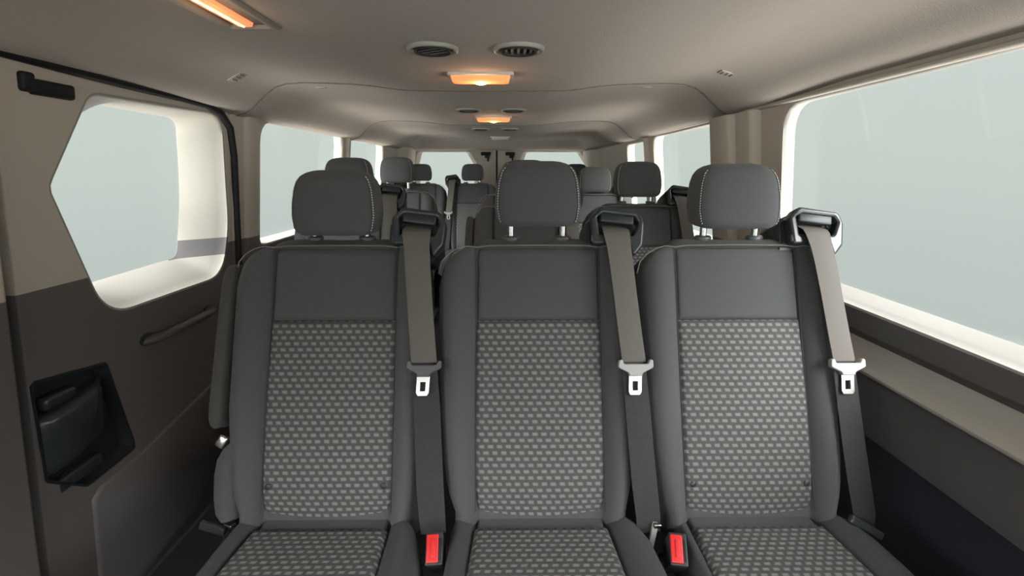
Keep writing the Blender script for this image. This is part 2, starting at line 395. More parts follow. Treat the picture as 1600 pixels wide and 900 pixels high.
o = plate('wall_right', roundpoly([(-1.5, .775), (-1.5, WT), (4.5, WT), (4.5, .775)], .004), [rf, r1o, r2o, r3o], .03, .004, lambda y, z, c: RW(y, z, c - .017), M['trim']); o['kind'] = 'structure'
window(rf, rfg, .05, RW); window(r1o, r1g, .05, RW, M['pale_trim']); window(r2o, r2g, .06, RW); window(r3o, r3g, .06, RW)
# lower right wall: recessed strip, sloping ledge with its highlight painted in, flat panel, dark kick panel (profile swept along the van)
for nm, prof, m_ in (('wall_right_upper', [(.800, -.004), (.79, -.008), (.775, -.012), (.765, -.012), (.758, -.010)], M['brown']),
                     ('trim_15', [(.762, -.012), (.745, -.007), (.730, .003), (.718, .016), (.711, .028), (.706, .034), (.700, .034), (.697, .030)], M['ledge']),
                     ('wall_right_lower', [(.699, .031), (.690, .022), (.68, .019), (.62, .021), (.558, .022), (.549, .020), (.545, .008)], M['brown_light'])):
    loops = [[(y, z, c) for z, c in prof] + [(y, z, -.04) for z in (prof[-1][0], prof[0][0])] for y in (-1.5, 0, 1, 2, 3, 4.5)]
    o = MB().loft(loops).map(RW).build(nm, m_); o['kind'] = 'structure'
loops = [[(y, .547, .004), (y, .50, .006), (y, -.02, .006), (y, -.02, -.04), (y, .547, -.04)] for y in (-1.5, 4.5)]
o = MB().loft(loops).map(RW).build('baseboard_right', M['navy']); o['kind'] = 'structure'
# broad two-stage pillar between the big right window and the next
pillar('trim_7', 1.46, 1.725, RW, .80, 1.305, .028, M['trim'])
pillar('trim_8', 1.56, 1.74, RW, .80, 1.303, .05, M['trim'])
pillar('trim_9', 2.60, 2.66, RW, .80, 1.30, .02)
pillar('trim_10', 3.95, 4.40, RW, .80, 1.30, .07)
# --- rear wall and doors
YB = 4.5
BK = lambda x, z, c: (x, YB - c, z)
lo = roundpoly([(-.835, .84), (-.835, 1.20), (-.80, 1.306), (-.335, 1.306), (-.265, 1.19), (-.265, .84)], [.03, .03, .03, .03, .03, .03])
lg = roundpoly([(-.80, .87), (-.80, 1.20), (-.77, 1.300), (-.365, 1.300), (-.300, 1.19), (-.300, .87)], .03)
ro = roundpoly([(.105, .84), (.105, 1.19), (.150, 1.306), (.665, 1.306), (.745, 1.19), (.745, .84)], .03)
rg = roundpoly([(.140, .87), (.140, 1.19), (.180, 1.300), (.640, 1.300), (.715, 1.19), (.715, .87)], .03)
dn = plate('door_2', roundpoly([(-.875, .05), (-.875, 1.325), (-.098, 1.325), (-.098, .05)], .02), [lo], .04, .006, lambda x, z, c: BK(x, z, c - .02), M['trim']); dn['kind'] = 'structure'
window(lo, lg, .05, BK, M['beige'], dn, name='window_frame')
dn2 = plate('door_3', roundpoly([(-.084, .05), (-.084, 1.325), (.775, 1.325), (.775, .05)], .02), [ro], .04, .006, lambda x, z, c: BK(x, z, c - .02), M['trim']); dn2['kind'] = 'structure'
window(ro, rg, .05, BK, M['beige'], dn2, name='window_frame')
MB().rbox((-.091, YB + .03, .7), (.04, .02, 1.3), .004).build('trim_11', M['rubber'])['kind'] = 'structure'
for x, dd in ((-.19, dn), (.03, dn2)):
    MB().rbox((x, YB - .02, 1.285), (.085, .035, .03), .006).rbox((x + .012, YB - .03, 1.262), (.04, .025, .03), .006).rbox((x + .02, YB - .032, 1.235), (.014, .014, .035), .004).build('door_latch', M['rubber'], dd)
o = plate('wall_rear', roundpoly([(-1.1, -.02), (-1.1, 1.45), (1.0, 1.45), (1.0, -.02)], .004), [roundpoly([(-.87, .06), (-.87, 1.315), (.77, 1.315), (.77, .06)], .03)], .03, .002, lambda x, z, c: (x, YB + .06 - c, z), M['beige']); o['kind'] = 'structure'
# --- front of the cab behind the camera, with the windscreen
wso = roundpoly([(-.80, .85), (-.72, 1.33), (.59, 1.33), (.67, .85)], .06); wsg = roundpoly([(-.79, .86), (-.71, 1.32), (.58, 1.32), (.66, .86)], .06)
FR = lambda x, z, c: (x, -1.5 + c - (.9 - (z - .8)) * .3, z)
o = plate('wall_front', roundpoly([(-1.1, -.02), (-1.1, 1.45), (1.0, 1.45), (1.0, -.02)], .004), [wso], .03, .002, lambda x, z, c: FR(x, z, c - .01), M['black']); o['kind'] = 'structure'
window(wso, wsg, .03, FR, M['black'])

# --- headliner: moulded ceiling in sections with a shallow seam between them
JA, JB = 1.63, 2.80
prof = [(-.812, 1.302), (-.79, 1.306), (-.765, 1.313), (-.745, 1.326), (-.72, 1.348), (-.695, 1.370), (-.665, 1.389), (-.63, 1.399), (-.58, 1.403), (-.50, 1.402), (-.42, 1.399), (-.36, 1.394), (-.30, 1.386), (-.25, 1.381), (-.15, 1.379), (0, 1.378)]
prof = prof + [(-a, b) for a, b in prof[-2::-1]]
def sec(y):
    out = []
    for dx, z in prof:
        zz = z
        if y > JB: k = min(1, (y - JB) / .3) * .25; zz = z + (1.385 - z) * k * (abs(dx) < .64)
        if y < JA and abs(dx) > .66:                                   # the side cove is deeper over the front section
            zz = z + .018 * min(1, (JA - y) / .5) * min(1, (abs(dx) - .66) / .06)
        for j in (JA, JB):
            d = abs(y - j)
            if d < .0045: zz += .014
            elif y > j and d < .06: zz -= .003 * (1 - d / .06)
        if y > 4.10:
            t = min(1, (y - 4.10) / .22); t = t * t * (3 - 2 * t); zz = zz * (1 - t) + min(zz, 1.308 + .006 * (1 - (dx / .8) ** 2)) * t
        out.append((CX + dx, y, zz))
    return out
ys = [-1.75, -1.2, -.6, 0, .4, .7, .9, 1.1, 1.3, 1.45, 1.57, 1.60, 1.622, 1.6252, 1.6258, 1.6342, 1.6348, 1.70, 1.9, 2.1, 2.3, 2.5, 2.7, 2.75, 2.79, 2.7952, 2.7958, 2.8042, 2.8048, 2.9, 3.1, 3.4, 3.7, 4.0, 4.1, 4.13, 4.16, 4.19, 4.22, 4.25, 4.28, 4.32, 4.4, 4.53]
def dens(p):
    out = []
    for a, b in zip(p, p[1:]): out += [a, tuple((x + y) / 2 for x, y in zip(a, b))]
    return out + [p[-1]]
loops = []
for y in ys:
    s_ = sec(y); loops.append(dens(s_) + [(CX + .815, y, 1.335), (CX + 1.0, y, 1.345), (CX + 1.0, y, 1.47), (CX - 1.0, y, 1.47), (CX - 1.0, y, 1.345), (CX - .815, y, 1.335)])
o = MB().loft(loops).build('ceiling', M['headliner']); o['kind'] = 'structure'
for n_, j in ((13, JA), (14, JB)):                          # dark bead standing in for the shadow gap between the headliner sections
    o = MB().tube([(x, y - .001, z - .0135) for x, y, z in dens(dens(sec(j)))], [(.0035, .0035)] * (len(dens(dens(sec(j))))), 8).build('trim_%d' % n_, M['seam_shadow_bead']); o['kind'] = 'structure'
# bright lip over the right-hand windows / left door head
o = MB().tube([(y, 1.309, .004) for y in (-1.4, 0, 1.0, 1.6, 2.5, 3.5, 4.4)], [(.006, .010)] * 7, 10).map(RW).build('trim_12', M['beige']); o['kind'] = 'structure'

# ------------------------------------------------------------------ ceiling fittings
def on_ceiling(y, x):
    dx = x - CX; s_ = sec(y)
    for (a, _, za), (b, _, zb) in zip(s_, s_[1:]):
        if a <= x <= b: return za + (zb - za) * (x - a) / (b - a), math.atan2(zb - za, b - a)
    return 1.38, 0
def vent(x, y, z, ang, label, r=.046, slats=6, tilt=.3):
    z = on_ceiling(y, x)[0] - .0048
    t = empty('ceiling_vent', (x, y, z)); tag(t, label, 'vent', 'round air vents in the headliner')
    def circ(rr, zz, n=48): return [(rr * math.cos(2 * math.pi * k / n), rr * math.sin(2 * math.pi * k / n), zz) for k in range(n)]
    MB().loft([circ(r + .008, .008), circ(r + .007, .001), circ(r + .006, -.0015), circ(r + .004, -.003), circ(r, -.0026), circ(r - .003, .000), circ(r - .005, .004), circ(r - .005, .012)], False, False).build('vent_ring', M['vent_ring'], t)
    MB().loft([circ(r - .007, .003), circ(r - .007, -.003), circ(r - .009, -.0045), circ(r - .012, -.003), circ(r - .013, .006)], False, False).build('vent_barrel', M['vent_dark'], t)
    MB().loft([circ(r, .004), circ(r, .012)]).build('vent_cavity', M['vent_dark'], t)
    ca, sa = math.cos(ang), math.sin(ang); ri = r - .013
    for k in range(slats):
        d = -ri + (k + .5) * 2 * ri / slats; L = math.sqrt(max(ri * ri - d * d, 0))
        mb = MB(); mb.rbox((0, 0, 0), (2 * L, .0055, .0014), .0006, Matrix.Rotation(tilt, 3, 'X'), 1)
        mb.map(lambda a, b, c, d=d: (a * ca - (b + d) * sa, a * sa + (b + d) * ca, c - .000)).build('slat', M['grey_vent'], t)
zc = 1.377
vent(-.153, 1.085, 1.380, math.radians(-28), 'round air vent left of the nearest glowing dome lamp, slats angled', slats=4, tilt=.25)
vent(  .025, 1.085, zc, math.radians(90), 'round air vent right of the nearest glowing dome lamp, slats upright', slats=5, tilt=.1)
vent(-.158, 2.10, zc + .002, 0, 'round vent left of the smaller glowing dome lamp farther back', slats=4)
vent(.028, 2.10, zc, 0, 'round vent right of the smaller glowing dome lamp farther back', slats=4)
vent(-.155, 3.02, zc + .003, 0, 'rearmost round ceiling vent on the left side', slats=4)
vent(.020, 3.02, zc + .002, 0, 'rearmost round ceiling vent on the right side', slats=4)

M['lens'] = emis('amber_lamp_lens', (1.0, .33, .12), .72)
M['bulb'] = emis('glowing_bulb', (1.0, .60, .22), 9)
M['lens_off'] = mat('unlit_lamp_lens', (.5, .47, .42), .3)
def dome(x, y, z, label, lit=True, w=.13, power=.5):
    t = empty('dome_lamp', (x, y, z)); tag(t, label, 'lamp')
    def rr(a, b, r, zz): return [(p[0], p[1], zz) for p in roundpoly([(-a, -b), (a, -b), (a * .97, b), (-a * .97, b)], r, 8)]
    a, b = w / 2, .028
    MB().loft([rr(a + .008, b + .008, .012, .002), rr(a + .008, b + .008, .012, -.004), rr(a + .004, b + .004, .011, -.006), rr(a, b, .01, -.005), rr(a - .002, b - .002, .01, .002)], False, False).build('lamp_bezel', M['pale'], t)
    MB().loft([rr(a - .001, b - .001, .01, .001), rr(a - .001, b - .001, .01, -.008), rr(a - .004, b - .006, .008, -.018), rr(a - .012, b - .014, .006, -.020)], False, True).build('lamp_lens', M['lens'] if lit else M['lens_off'], t)
    if lit:
        n = 16
        bl = MB(); loops = []
        for k in range(1, 8):
            ph = math.pi * k / 8; loops.append([(.021 * math.sin(ph) * math.cos(2 * math.pi * i / n), .018 * math.sin(ph) * math.sin(2 * math.pi * i / n), -.0160 - .0085 * math.cos(ph)) for i in range(n)])
        bl.loft(loops).build('glowing_bulb', M['bulb'], t)
        L = bpy.data.lights.new('bulb_light', 'POINT'); L.energy = power; L.color = (1, .56, .3); L.shadow_soft_size = .02
        lo_ = bpy.data.objects.new('bulb_light', L); C.objects.link(lo_); lo_.parent = t; lo_.location = (0, 0, -.05)
    return t
dome(-.068, 1.362, zc, 'nearest glowing amber dome lamp in the middle of the ceiling', True, .158, .45)
dome(-.062, 2.38, zc, 'smaller glowing amber dome lamp farther back, between seams', True, .158, .45)
dome(-.050, 3.72, 1.3775, 'unlit dome lamp near the rear end of the ceiling', False, .13)
# recessed strip lamp at the front left of the ceiling
t = empty('ceiling_strip_lamp', (-.474, .875, 1.398)); tag(t, 'lit rectangular strip lamp set in the ceiling at top left', 'lamp')
def rq(a, b, zz, ox=0): return [(p[0] + ox, p[1], zz) for p in roundpoly([(-a, -b), (a, -b), (a, b), (-a, b)], .006, 4)]
MB().loft([rq(.052, .125, .004), rq(.052, .125, -.007), rq(.047, .120, -.011), rq(.038, .112, -.010), rq(.034, .108, .000)], False, False).build('lamp_bezel', M['grey_vent'], t)
MB().loft([rq(.036, .110, -.001), rq(.034, .108, -.004)], False, True).build('lamp_tray', M['grey_vent'], t)
M['strip'] = emis('amber_strip', (1.0, .36, .14), .7)
MB().loft([rq(.015, .102, -.004, -.004), rq(.013, .100, -.010, -.004), rq(.006, .094, -.012, -.004)], False, True).build('lamp_lens', M['strip'], t)
M['strip_hot'] = emis('glowing_strip_tube', (1.0, .66, .38), 2)
MB().tube([(-.004, -.09 + .02 * k, -.011 + .001 * (k % 2)) for k in range(10)], .004, 8).build('lamp_tube', M['strip_hot'], t)
L = bpy.data.lights.new('strip_light', 'POINT'); L.energy = .15; L.color = (1, .6, .35); L.shadow_soft_size = .05
q = bpy.data.objects.new('strip_light', L); C.objects.link(q); q.parent = t; q.location = (0, 0, -.05)
# small moulded clips and marks on the headliner
def clip(name, x, y, w, d, label, cat, m, bars=0):
    z, a = on_ceiling(y, x); R = Matrix.Rotation(-a, 3, 'Y')
    t = empty(name, (x, y, z)); tag(t, label, cat)
    MB().rbox((0, 0, -.0005), (w, d, .004), .0015, R).build('plate', m, t)
    for k in range(bars):
        MB().rbox(R @ Vector((-w * .28 + k * w * .28, 0, -.003)), (w * .12, d * .7, .003), .001, R).build('rib', M['grey_vent'], t)
    if not bars: MB().rbox(R @ Vector((0, -d * .1, -.003)), (w * .5, d * .35, .004), .001, R).build('button', M['grey_vent'], t)
clip('headliner_clip', -.742, 1.43, .045, .035, 'small ribbed clip on the left ceiling curve near the door corner', 'clip', M['headliner'], 3)
clip('headliner_clip', .600, 1.40, .045, .035, 'small ribbed clip on the right ceiling curve above the big window', 'clip', M['headliner'], 3)
clip('headliner_clip', -.62, 1.72, .035, .018, 'small flat clip behind the ceiling seam on the left', 'clip', M['headliner'])
clip('headliner_clip', .465, 1.70, .035, .018, 'small flat clip behind the ceiling seam on the right', 'clip', M['headliner'])

# ------------------------------------------------------------------ seats
VH = Vector((0, .3538, .9353)); NH = Vector((0, -.9353, .3538)); B0 = Vector((0, .0057, .4852))
def bk(u, v, w): return Vector((u, 0, 0)) + B0 + VH * v + NH * w          # backrest frame -> seat frame
def cu_(u, t, w): return Vector((u, .035 - t,   .468 + .02 * min(t, .3) + w))  # cushion frame
UI = .126
BUMP = [(0, -.002), (.06, .006), (.2, .016), (.38, .025), (.55, .027), (.72, .022), (.86, .010), (.95, -.006), (1, -.026)]
def section(hl, hr, bump=1, wmax=9, thick=.105, floor_w=-.008, ui=UI):
    pts = []
    S = [x for x, _ in BUMP]
    bl, br = bump * min(1, (hl - ui) / .055), bump * min(1, (hr - ui) / .055)
    def F(s, bump): return min(smooth_tab(BUMP, s) * (bump if smooth_tab(BUMP, s) > 0 else 1), wmax)
    for s in reversed(S): pts.append((-(ui + (hl - ui) * s), F(s, bl)))
    for u in (-ui + .003, -ui + .012, -.06, 0, .06, ui - .012, ui - .003): pts.append((u, min(floor_w, wmax)))
    for s in S: pts.append((ui + (hr - ui) * s, F(s, br)))
    bw = min(-.05, wmax - .004)
    pts += [(hr + .002, min(-.05, wmax - .002)), (hr, min(-thick + .02, wmax - .003)), (hr - .01, min(-thick + .006, wmax - .004)), (hr - .03, min(-thick, wmax - .005)), (0, min(-thick - .004, wmax - .006)),
            (-hl + .03, min(-thick, wmax - .005)), (-hl + .01, min(-thick + .006, wmax - .004)), (-hl, min(-thick + .02, wmax - .003)), (-hl - .002, min(-.05, wmax - .002))]
    return pts
def patch(name, u0, u1, v0, v1, F, mp, m, parent, nu=22, nv=34, edge=.010, drop=.012):
    vs_, fs, uvs = [], [], []
    def warp(k): return .5 - .5 * math.cos(math.pi * k) if False else k
    us = [0, .012, .03, .06] + [.06 + .88 * i / nu for i in range(1, nu)] + [.94, .97, .988, 1]
    ts = [0, .008, .02, .04] + [.04 + .92 * i / nv for i in range(1, nv)] + [.96, .98, .992, 1]
    for b in ts:
        for a in us:
            v = v0 + (v1 - v0) * b
            U0 = u0(v) if callable(u0) else u0; U1 = u1(v) if callable(u1) else u1
            u = U0 + (U1 - U0) * a
            d = min(a * (U1 - U0), (1 - a) * (U1 - U0), b * (v1 - v0), (1 - b) * (v1 - v0))
            e = max(0, 1 - d / edge)
            vs_.append(mp(u, v, F(u, v) - drop * e * e)); uvs.append((u, v))
    n = len(us)
    for j in range(len(ts) - 1):
        for i in range(n - 1): fs.append((j * n + i, j * n + i + 1, (j + 1) * n + i + 1, (j + 1) * n + i))
    return mk(name, vs_, fs, m, parent, uv=uvs)

def build_backrest(t, hl=.206, hr=.19, low_l=0):
    HL = [(0, .168), (.03, .18), (.08, .192), (.2, hl), (.44, hl), (.47, hl - .003), (.495, hl - .012), (.512, hl - .028), (.524, hl - .05), (.53, hl - .068)]
    HR = [(0, .17), (.03, .178), (.08, .188), (.2, hr), (.44, hr), (.48, hr - .003), (.505, hr - .010), (.52, hr - .025), (.53, hr - .045)]
    loops = []
    seq = [(-.05, -.03), (-.02, 9), (0, 9), (.03, 9), (.06, 9), (.1, 9), (.15, 9), (.2, 9), (.3, 9), (.4, 9), (.44, 9), (.46, 9), (.48, 9), (.49, 9), (.5, 9), (.508, 9), (.514, 9), (.519, 9), (.5235, 9), (.526, .012), (.528, .002)]
    for v, wm in seq:
        b = 1 if v < .45 else 1 - (v - .45) / .09
        loops.append([bk(u, v, w) for u, w in section(lerp_tab(HL, v), lerp_tab(HR, v), b, wm)])
    mb = MB().loft(loops, True, True); back = mb.build('backrest', M['fabric'], t)
    # top cover that rolls over to the back
    tl = []
    for dv, wm, ex in ((.524, -.002, .004), (.530, .001, .004), (.537, -.006, .004), (.545, -.020, .003), (.551, -.040, .001), (.553, -.060, -.003), (.549, -.082, -.012), (.538, -.100, -.022), (.50, -.114, -.03)):
        row = []
        for k in range(25):
            a = -1 + 2 * k / 24; U = (hl - .058 if a < 0 else hr - .04) + ex; u = a * U
            v = dv - .020 * max(0, abs(a) - .8) / .2 * 1.1 - .003 * math.cos(a * math.pi * 2) * .3
            row.append(bk(u, v, wm - .006 * (abs(a) > .98)))
        tl.append(row)
    MB().loft(tl, False, False, closed=False).build('backrest_top', M['fabric_brown'], t)
    # upper panel + woven insert
    Fp = lambda u, v: .0015 + .002 * math.cos(u / .126 * 1.4) - (.6 * max(0, v - .51) if v > .51 else 0)
    patch('backrest_panel', -.1245, .1245, .3745, .5265, Fp, bk, M['fabric'], t, edge=.006, drop=.008)
    def Fi(u, v):
        b = max(0, .07 - v); return .003 + .003 * math.cos(u / .126 * 1.4) + .004 * math.sin(min(1, max(0, v) / .37) * math.pi) - b * b * 2.2
    def vb(u, v, w):                                             # rounded, slightly bellied lower edge
        k = max(0, 1 - (v + .02) / .05); return bk(u * (1 - .03 * k * k), v - .006 * k * (1 - (u / .126) ** 2) + .006 * k, w)
    patch('backrest_insert', lambda v: -.127, lambda v: .127, -.022, .3735, Fi, vb, M['weave'], t, 30, 44, edge=.008, drop=.009)
    # piping along the top edge
    pp = [(-hl + .001, .47, -.004), (-hl + .007, .495, .002), (-hl + .022, .511, .006), (-hl + .04, .5215, .008), (-.145, .5265, .008), (-.127, .5245, .005), (-.10, .528, .005), (0, .529, .005), (.10, .528, .005), (.127, .5245, .005), (.14, .5265, .008), (hr - .03, .5235, .007), (hr - .012, .512, .004), (hr - .003, .495, 0)]
    MB().tube([bk(*p) for p in pp], .0013, 6).build('piping', M['thread'], back)
    for s in (-1, 1):                                                # side seams
        MB().tube([bk(s * .1262, v, .0015 if v < .5 else .004) for v in (.0, .1, .2, .3, .4, .5, .524)], .0012, 6).build('seam', M['fabric_dark'], back)
    return back
def build_cushion(t, hl=.175, hr=.21):
    HL = [(0, hl - .014), (.05, hl - .003), (.12, hl), (.40, hl), (.45, hl - .012), (.475, hl - .03)]
    HR = [(0, hr - .050), (.03, hr - .04), (.07, hr - .012), (.12, hr), (.42, hr), (.45, hr - .012), (.475, hr - .03)]
    loops = []
    for tt, wm in ((-.02, -.03), (-.015, -.01), (0, 9), (.03, 9), (.06, 9), (.1, 9), (.16, 9), (.22, 9), (.3, 9), (.38, 9), (.42, 9), (.445, .012), (.462, -.004), (.472, -.02), (.478, -.05)):
        loops.append([cu_(u, tt, w) for u, w in section(lerp_tab(HL, tt), lerp_tab(HR, tt), .75, wm, .12, -.008, .130)])
    MB().loft(loops, True, True).build('cushion', M['fabric_dark'], t)
    patch('cushion_strip', lambda v: -.122 + .0, lambda v: .122, .0, .058, lambda u, v: .000 - .25 * max(0, .02 - v), cu_, M['fabric'], t, edge=.006, drop=.006, nv=8)
    patch('cushion_insert', lambda v: -.124 - .012 * min(1, v / .2), lambda v: .124 + .012 * min(1, v / .2), .0575, .455,
          lambda u, v: .010 + .004 * math.sin(min(1, (v - .05) / .3) * math.pi) - .5 * max(0, v - .42), cu_, M['weave'], t, 30, 44, edge=.012, drop=.014)
def build_base(t):
    MB().rbox((0, -.18, .30), (.33, .38, .05), .01).build('seat_pan', M['black'], t)
    for s in (-1, 1):
        MB().tube([(s * .13, -.33, .29), (s * .13, -.30, .02)], .018, 10).tube([(s * .13, .0, .29), (s * .13, -.03, .02)], .018, 10).rbox((s * .13, -.165, .015), (.05, .42, .03), .006).build('leg', M['black'], t)
def build_headrest(t, raise_=0, label=None):
    z0 = 1.020 + raise_; H = .131
    A = [(0, .064), (.02, .073), (.06, .080), (.12, .0845), (.3, .0885), (.5, .0875), (.7, .084), (.84, .078), (.92, .069), (.965, .058), (.99, .045), (1, .032)]
    Bt = [(0, .024), (.02, .034), (.06, .041), (.12, .045), (.5, .045), (.8, .040), (.91, .033), (.97, .024), (1, .012)]
    def P(h, ang, k=1):
        a, b = lerp_tab(A, h) * k, lerp_tab(Bt, h) * k
        e = 2 / 4.8; c, s = math.cos(ang), math.sin(ang)
        x = a * math.copysign(abs(c) ** e, c); y = b * math.copysign(abs(s) ** e, s)
        y -= .006 * (1 - (x / .09) ** 2) * (s < 0)
        return Vector((x, .214 + .020 * h + y, z0 + h * H))
    hs = [0, .01, .02, .04, .06, .09, .12, .2, .3, .4, .5, .6, .7, .76, .82, .87, .91, .94, .96, .98, .99, 1]
    MBh = MB().loft([[P(h, 2 * math.pi * k / 64) for k in range(64)] for h in hs]); hd = MBh.build('headrest', M['fabric'], t)
    for s in (-1, 1):
        st = MB()
        ang = math.radians(-90 + s * 50)
        seam = [P(h, ang, 1.004) for h in (.05, .12, .2, .3, .4, .5, .6, .7, .8, .88, .93)]
        MB().tube(seam, .0012, 6).build('seam', M['fabric_dark'], hd)
        n = 22
        for k in range(n):
            h = .08 + .84 * k / n; p = P(h, math.radians(-90 + s * 56), 1.01); q = P(h + .02, math.radians(-90 + s * 54), 1.01)
            st.tube([p, q], .0011, 5)
        st.build('stitching', M['stitch'], hd)
    for s in (-1, 1):
        MB().tube([(s * .0555, .222, .965), (s * .0555, .222, 1.02 + raise_), (s * .0555, .222, 1.03 + raise_)], .0072, 14).build('headrest_post', M['chrome'], t)
        ov = lambda r, z: [(s * .0555 + r * 1.35 * math.cos(a * math.pi / 12),   .222 + r * math.sin(a * math.pi / 12), z) for a in range(24)]
        MB().loft([ov(.012, .975), ov(.012, .989), ov(.0135, .990), ov(.0135, .994), ov(.011, .997)]).build('post_collar', M['grey_plastic'], t)
    return hd
def belt_path():
    T = [(.580, .160, -.014, .050), (.566, .160, .006, .054), (.557, .160, .022, .056), (.548, .160, .028, .056), (.535, .161, .031, .053), (.515, .163, .034, .050), (.48, .166, .037, .049), (.42, .171, .039, .048), (.34, .178, .040, .048), (.29, .183, .041, .048),
         (.27, .184, .038, .048), (.2, .189, .034, .050), (.125, .193, .033, .050), (.06, .197, .033, .050), (.0, .202, .032, .048), (-.03, .204, .024, .046)]
    return T
def ribbon(T, th=.0014, tw=0):
    mb = MB(); loops = []
    for v, u, w, wd in T:
        a = []
        n = 8
        for k in range(n + 1):
            s = -1 + 2 * k / n; a.append(bk(u + s * wd / 2, v, w + .0015 * (1 - s * s) - .004 * s))
        b = [p - NH * th for p in reversed(a)]
        loops.append(a + b)
    return mb.loft(loops)
def build_guide(t):
    g = roundpoly([(.112, .527), (.108, .582), (.130, .606), (.211, .594), (.219, .570), (.214, .525), (.192, .497), (.186, .527)], [.006, .012, .014, .014, .012, .01, .008, .006], 6)
    hole = roundpoly([(.126, .546), (.122, .585), (.135, .592), (.200, .584), (.207, .572), (.196, .545)], [.004, .006, .006, .006, .006, .006], 5)
    gp = plate('belt_guide', g, [hole], .026, .005, lambda u, v, w: bk(u, v, w + .006), M['black_gloss'], t)
    MB().rbox((0, 0, 0), (.070, .020, .014), .004, Matrix.Rotation(math.radians(-7), 3, 'Z')).map(lambda a, b, c: bk(a + .164, b + .581, c + .013)).build('guide_bar', M['black'], gp)
    q = roundpoly([(.095, .49), (.098, .575), (.122, .597), (.202, .586), (.208, .52), (.19, .49)], .014, 6)
    loops = [[bk(.15 + (x - .15) * k, .54 + (y - .54) * k, w) for x, y in q] for w, k in ((-.003, .97), (-.010, 1.0), (-.05, 1.0), (-.085, .95), (-.098, .8))]
    MB().loft(loops).build('belt_housing', M['black'], t)
    MB().rbox((0, 0, 0), (.030, .016, .008), .003).map(lambda a, b, c: bk(a + .124, b + .540, c + .018)).build('guide_button', M['grey_plastic'], gp)
    return gp
def build_belt(light=True, anchor=False):
    t = empty('seat_belt')
    P = belt_path()
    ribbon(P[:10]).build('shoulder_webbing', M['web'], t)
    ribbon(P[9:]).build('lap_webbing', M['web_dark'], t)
    tg = roundpoly([(-.033, .010), (-.034, -.004), (-.014, -.014), (-.012, -.020), (.012, -.020), (.014, -.014), (.034, -.004), (.033, .010), (.027, .012), (.023, .003), (-.023, .003), (-.027, .012)], [.003, .005, .006, .002, .002, .006, .005, .003, .003, .004, .004, .003], 4)
    tm = lambda a, b, c: bk(.184 + a + .05 * b, .283 + b, .045 + c)
    tp = plate('tongue', tg, [], .008, .002, tm, M['tongue_grey'] if light else M['grey_plastic'], t)
    pl = roundpoly([(-.0125, -.018), (-.0125, -.050), (-.009, -.056), (.009, -.056), (.0125, -.050), (.0125, -.018)], .002, 3)
    ho = roundpoly([(-.005, -.030), (-.005, -.047), (.005, -.047), (.005, -.030)], .001, 2)
    plate('tongue_plate', pl, [ho], .002, .0004, tm, M['chrome'], tp)
    if anchor: MB().rbox((0, 0, 0), (.068, .017, .014), .004, Matrix.Rotation(math.radians(-30), 3, 'Z')).map(lambda a, b, c: bk(a + .196, b - .018, c + .040)).build('belt_anchor', M['black_gloss'], t)
    return t
def make_seat(arm=None, hr_raise=0, buttons=True, cush=(.175, .21), guide=True):
    t = empty('passenger_seat')
    build_base(t); build_cushion(t, *cush); build_backrest(t)
    build_headrest(t, hr_raise)
    if guide: build_guide(t)
    if buttons:
        for s in (-1, 1):
            MB().loft([[bk(s * .112 + r * math.cos(a * math.pi / 8), .052 + r * math.sin(a * math.pi / 8), w) for a in range(16)] for r, w in ((.006, .0), (.006, .0065), (.004, .008))]).build('seat_button', M['black'], t)
    return t
def add_armrest(t):
    loops = []
    for v, k, u in ((.163, .5, -.220), (.168, .8, -.220), (.18, 1, -.221), (.205, 1, -.222), (.3, 1, -.219), (.4, 1, -.216), (.45, 1, -.2135), (.475, .93, -.212), (.487, .75, -.211), (.492, .4, -.211)):
        n = 24; lp = []
        for i in range(n):
            a = 2 * math.pi * i / n; c, s = math.cos(a), math.sin(a); e = .55
            lp.append(bk(u + .0165 * k * math.copysign(abs(c) ** e, c), v, -.030 + .045 * (k if v > .3 else .8 + .2 * k) * math.copysign(abs(s) ** e, s)))
        loops.append(lp)
    ar = MB().loft(loops).build('armrest', M['fabric_brown'], t)
    # lower side bolster that covers the hinge
    loops = []
    for v, hw, u in ((-.01, .02, -.188), (0, .034, -.190), (.03, .042, -.191), (.07, .046, -.190), (.10, .044, -.188), (.122, .034, -.184), (.135, .018, -.180)):
        n = 24; loops.append([bk(u + hw * .85 * math.cos(2 * math.pi * i / n), v, -.030 + .048 * math.sin(2 * math.pi * i / n)) for i in range(n)])
    MB().loft(loops).build('side_bolster', M['fabric'], t)
    MB().rbox((0, 0, 0), (.020, .026, .012), .005, Matrix.Rotation(-.5, 3, 'Z')).map(lambda a, b, c: bk(a - .206, b + .138, c + .006)).build('hinge_cap', M['chrome'], t)
    mb = MB().rbox((-.205, .045, .43), (.03, .05, .14), .008); mb.rbox((-.19, .03, .40), (.04, .08, .06), .01)
    br = mb.build('recliner_bracket', M['black'], t)
    MB().rbox((-.222, .005, .455), (.05, .010, .018), .003, Matrix.Rotation(.35, 3, 'Y')).build('strap', M['web_dark'], br)
    MB().rbox((-.185, .0, .467), (.022, .012, .006), .002, Matrix.Rotation(-.4, 3, 'Z')).build('metal_tab', M['chrome'], br)

XL, XM, XR = -.353, .0635, .475
YA = .80
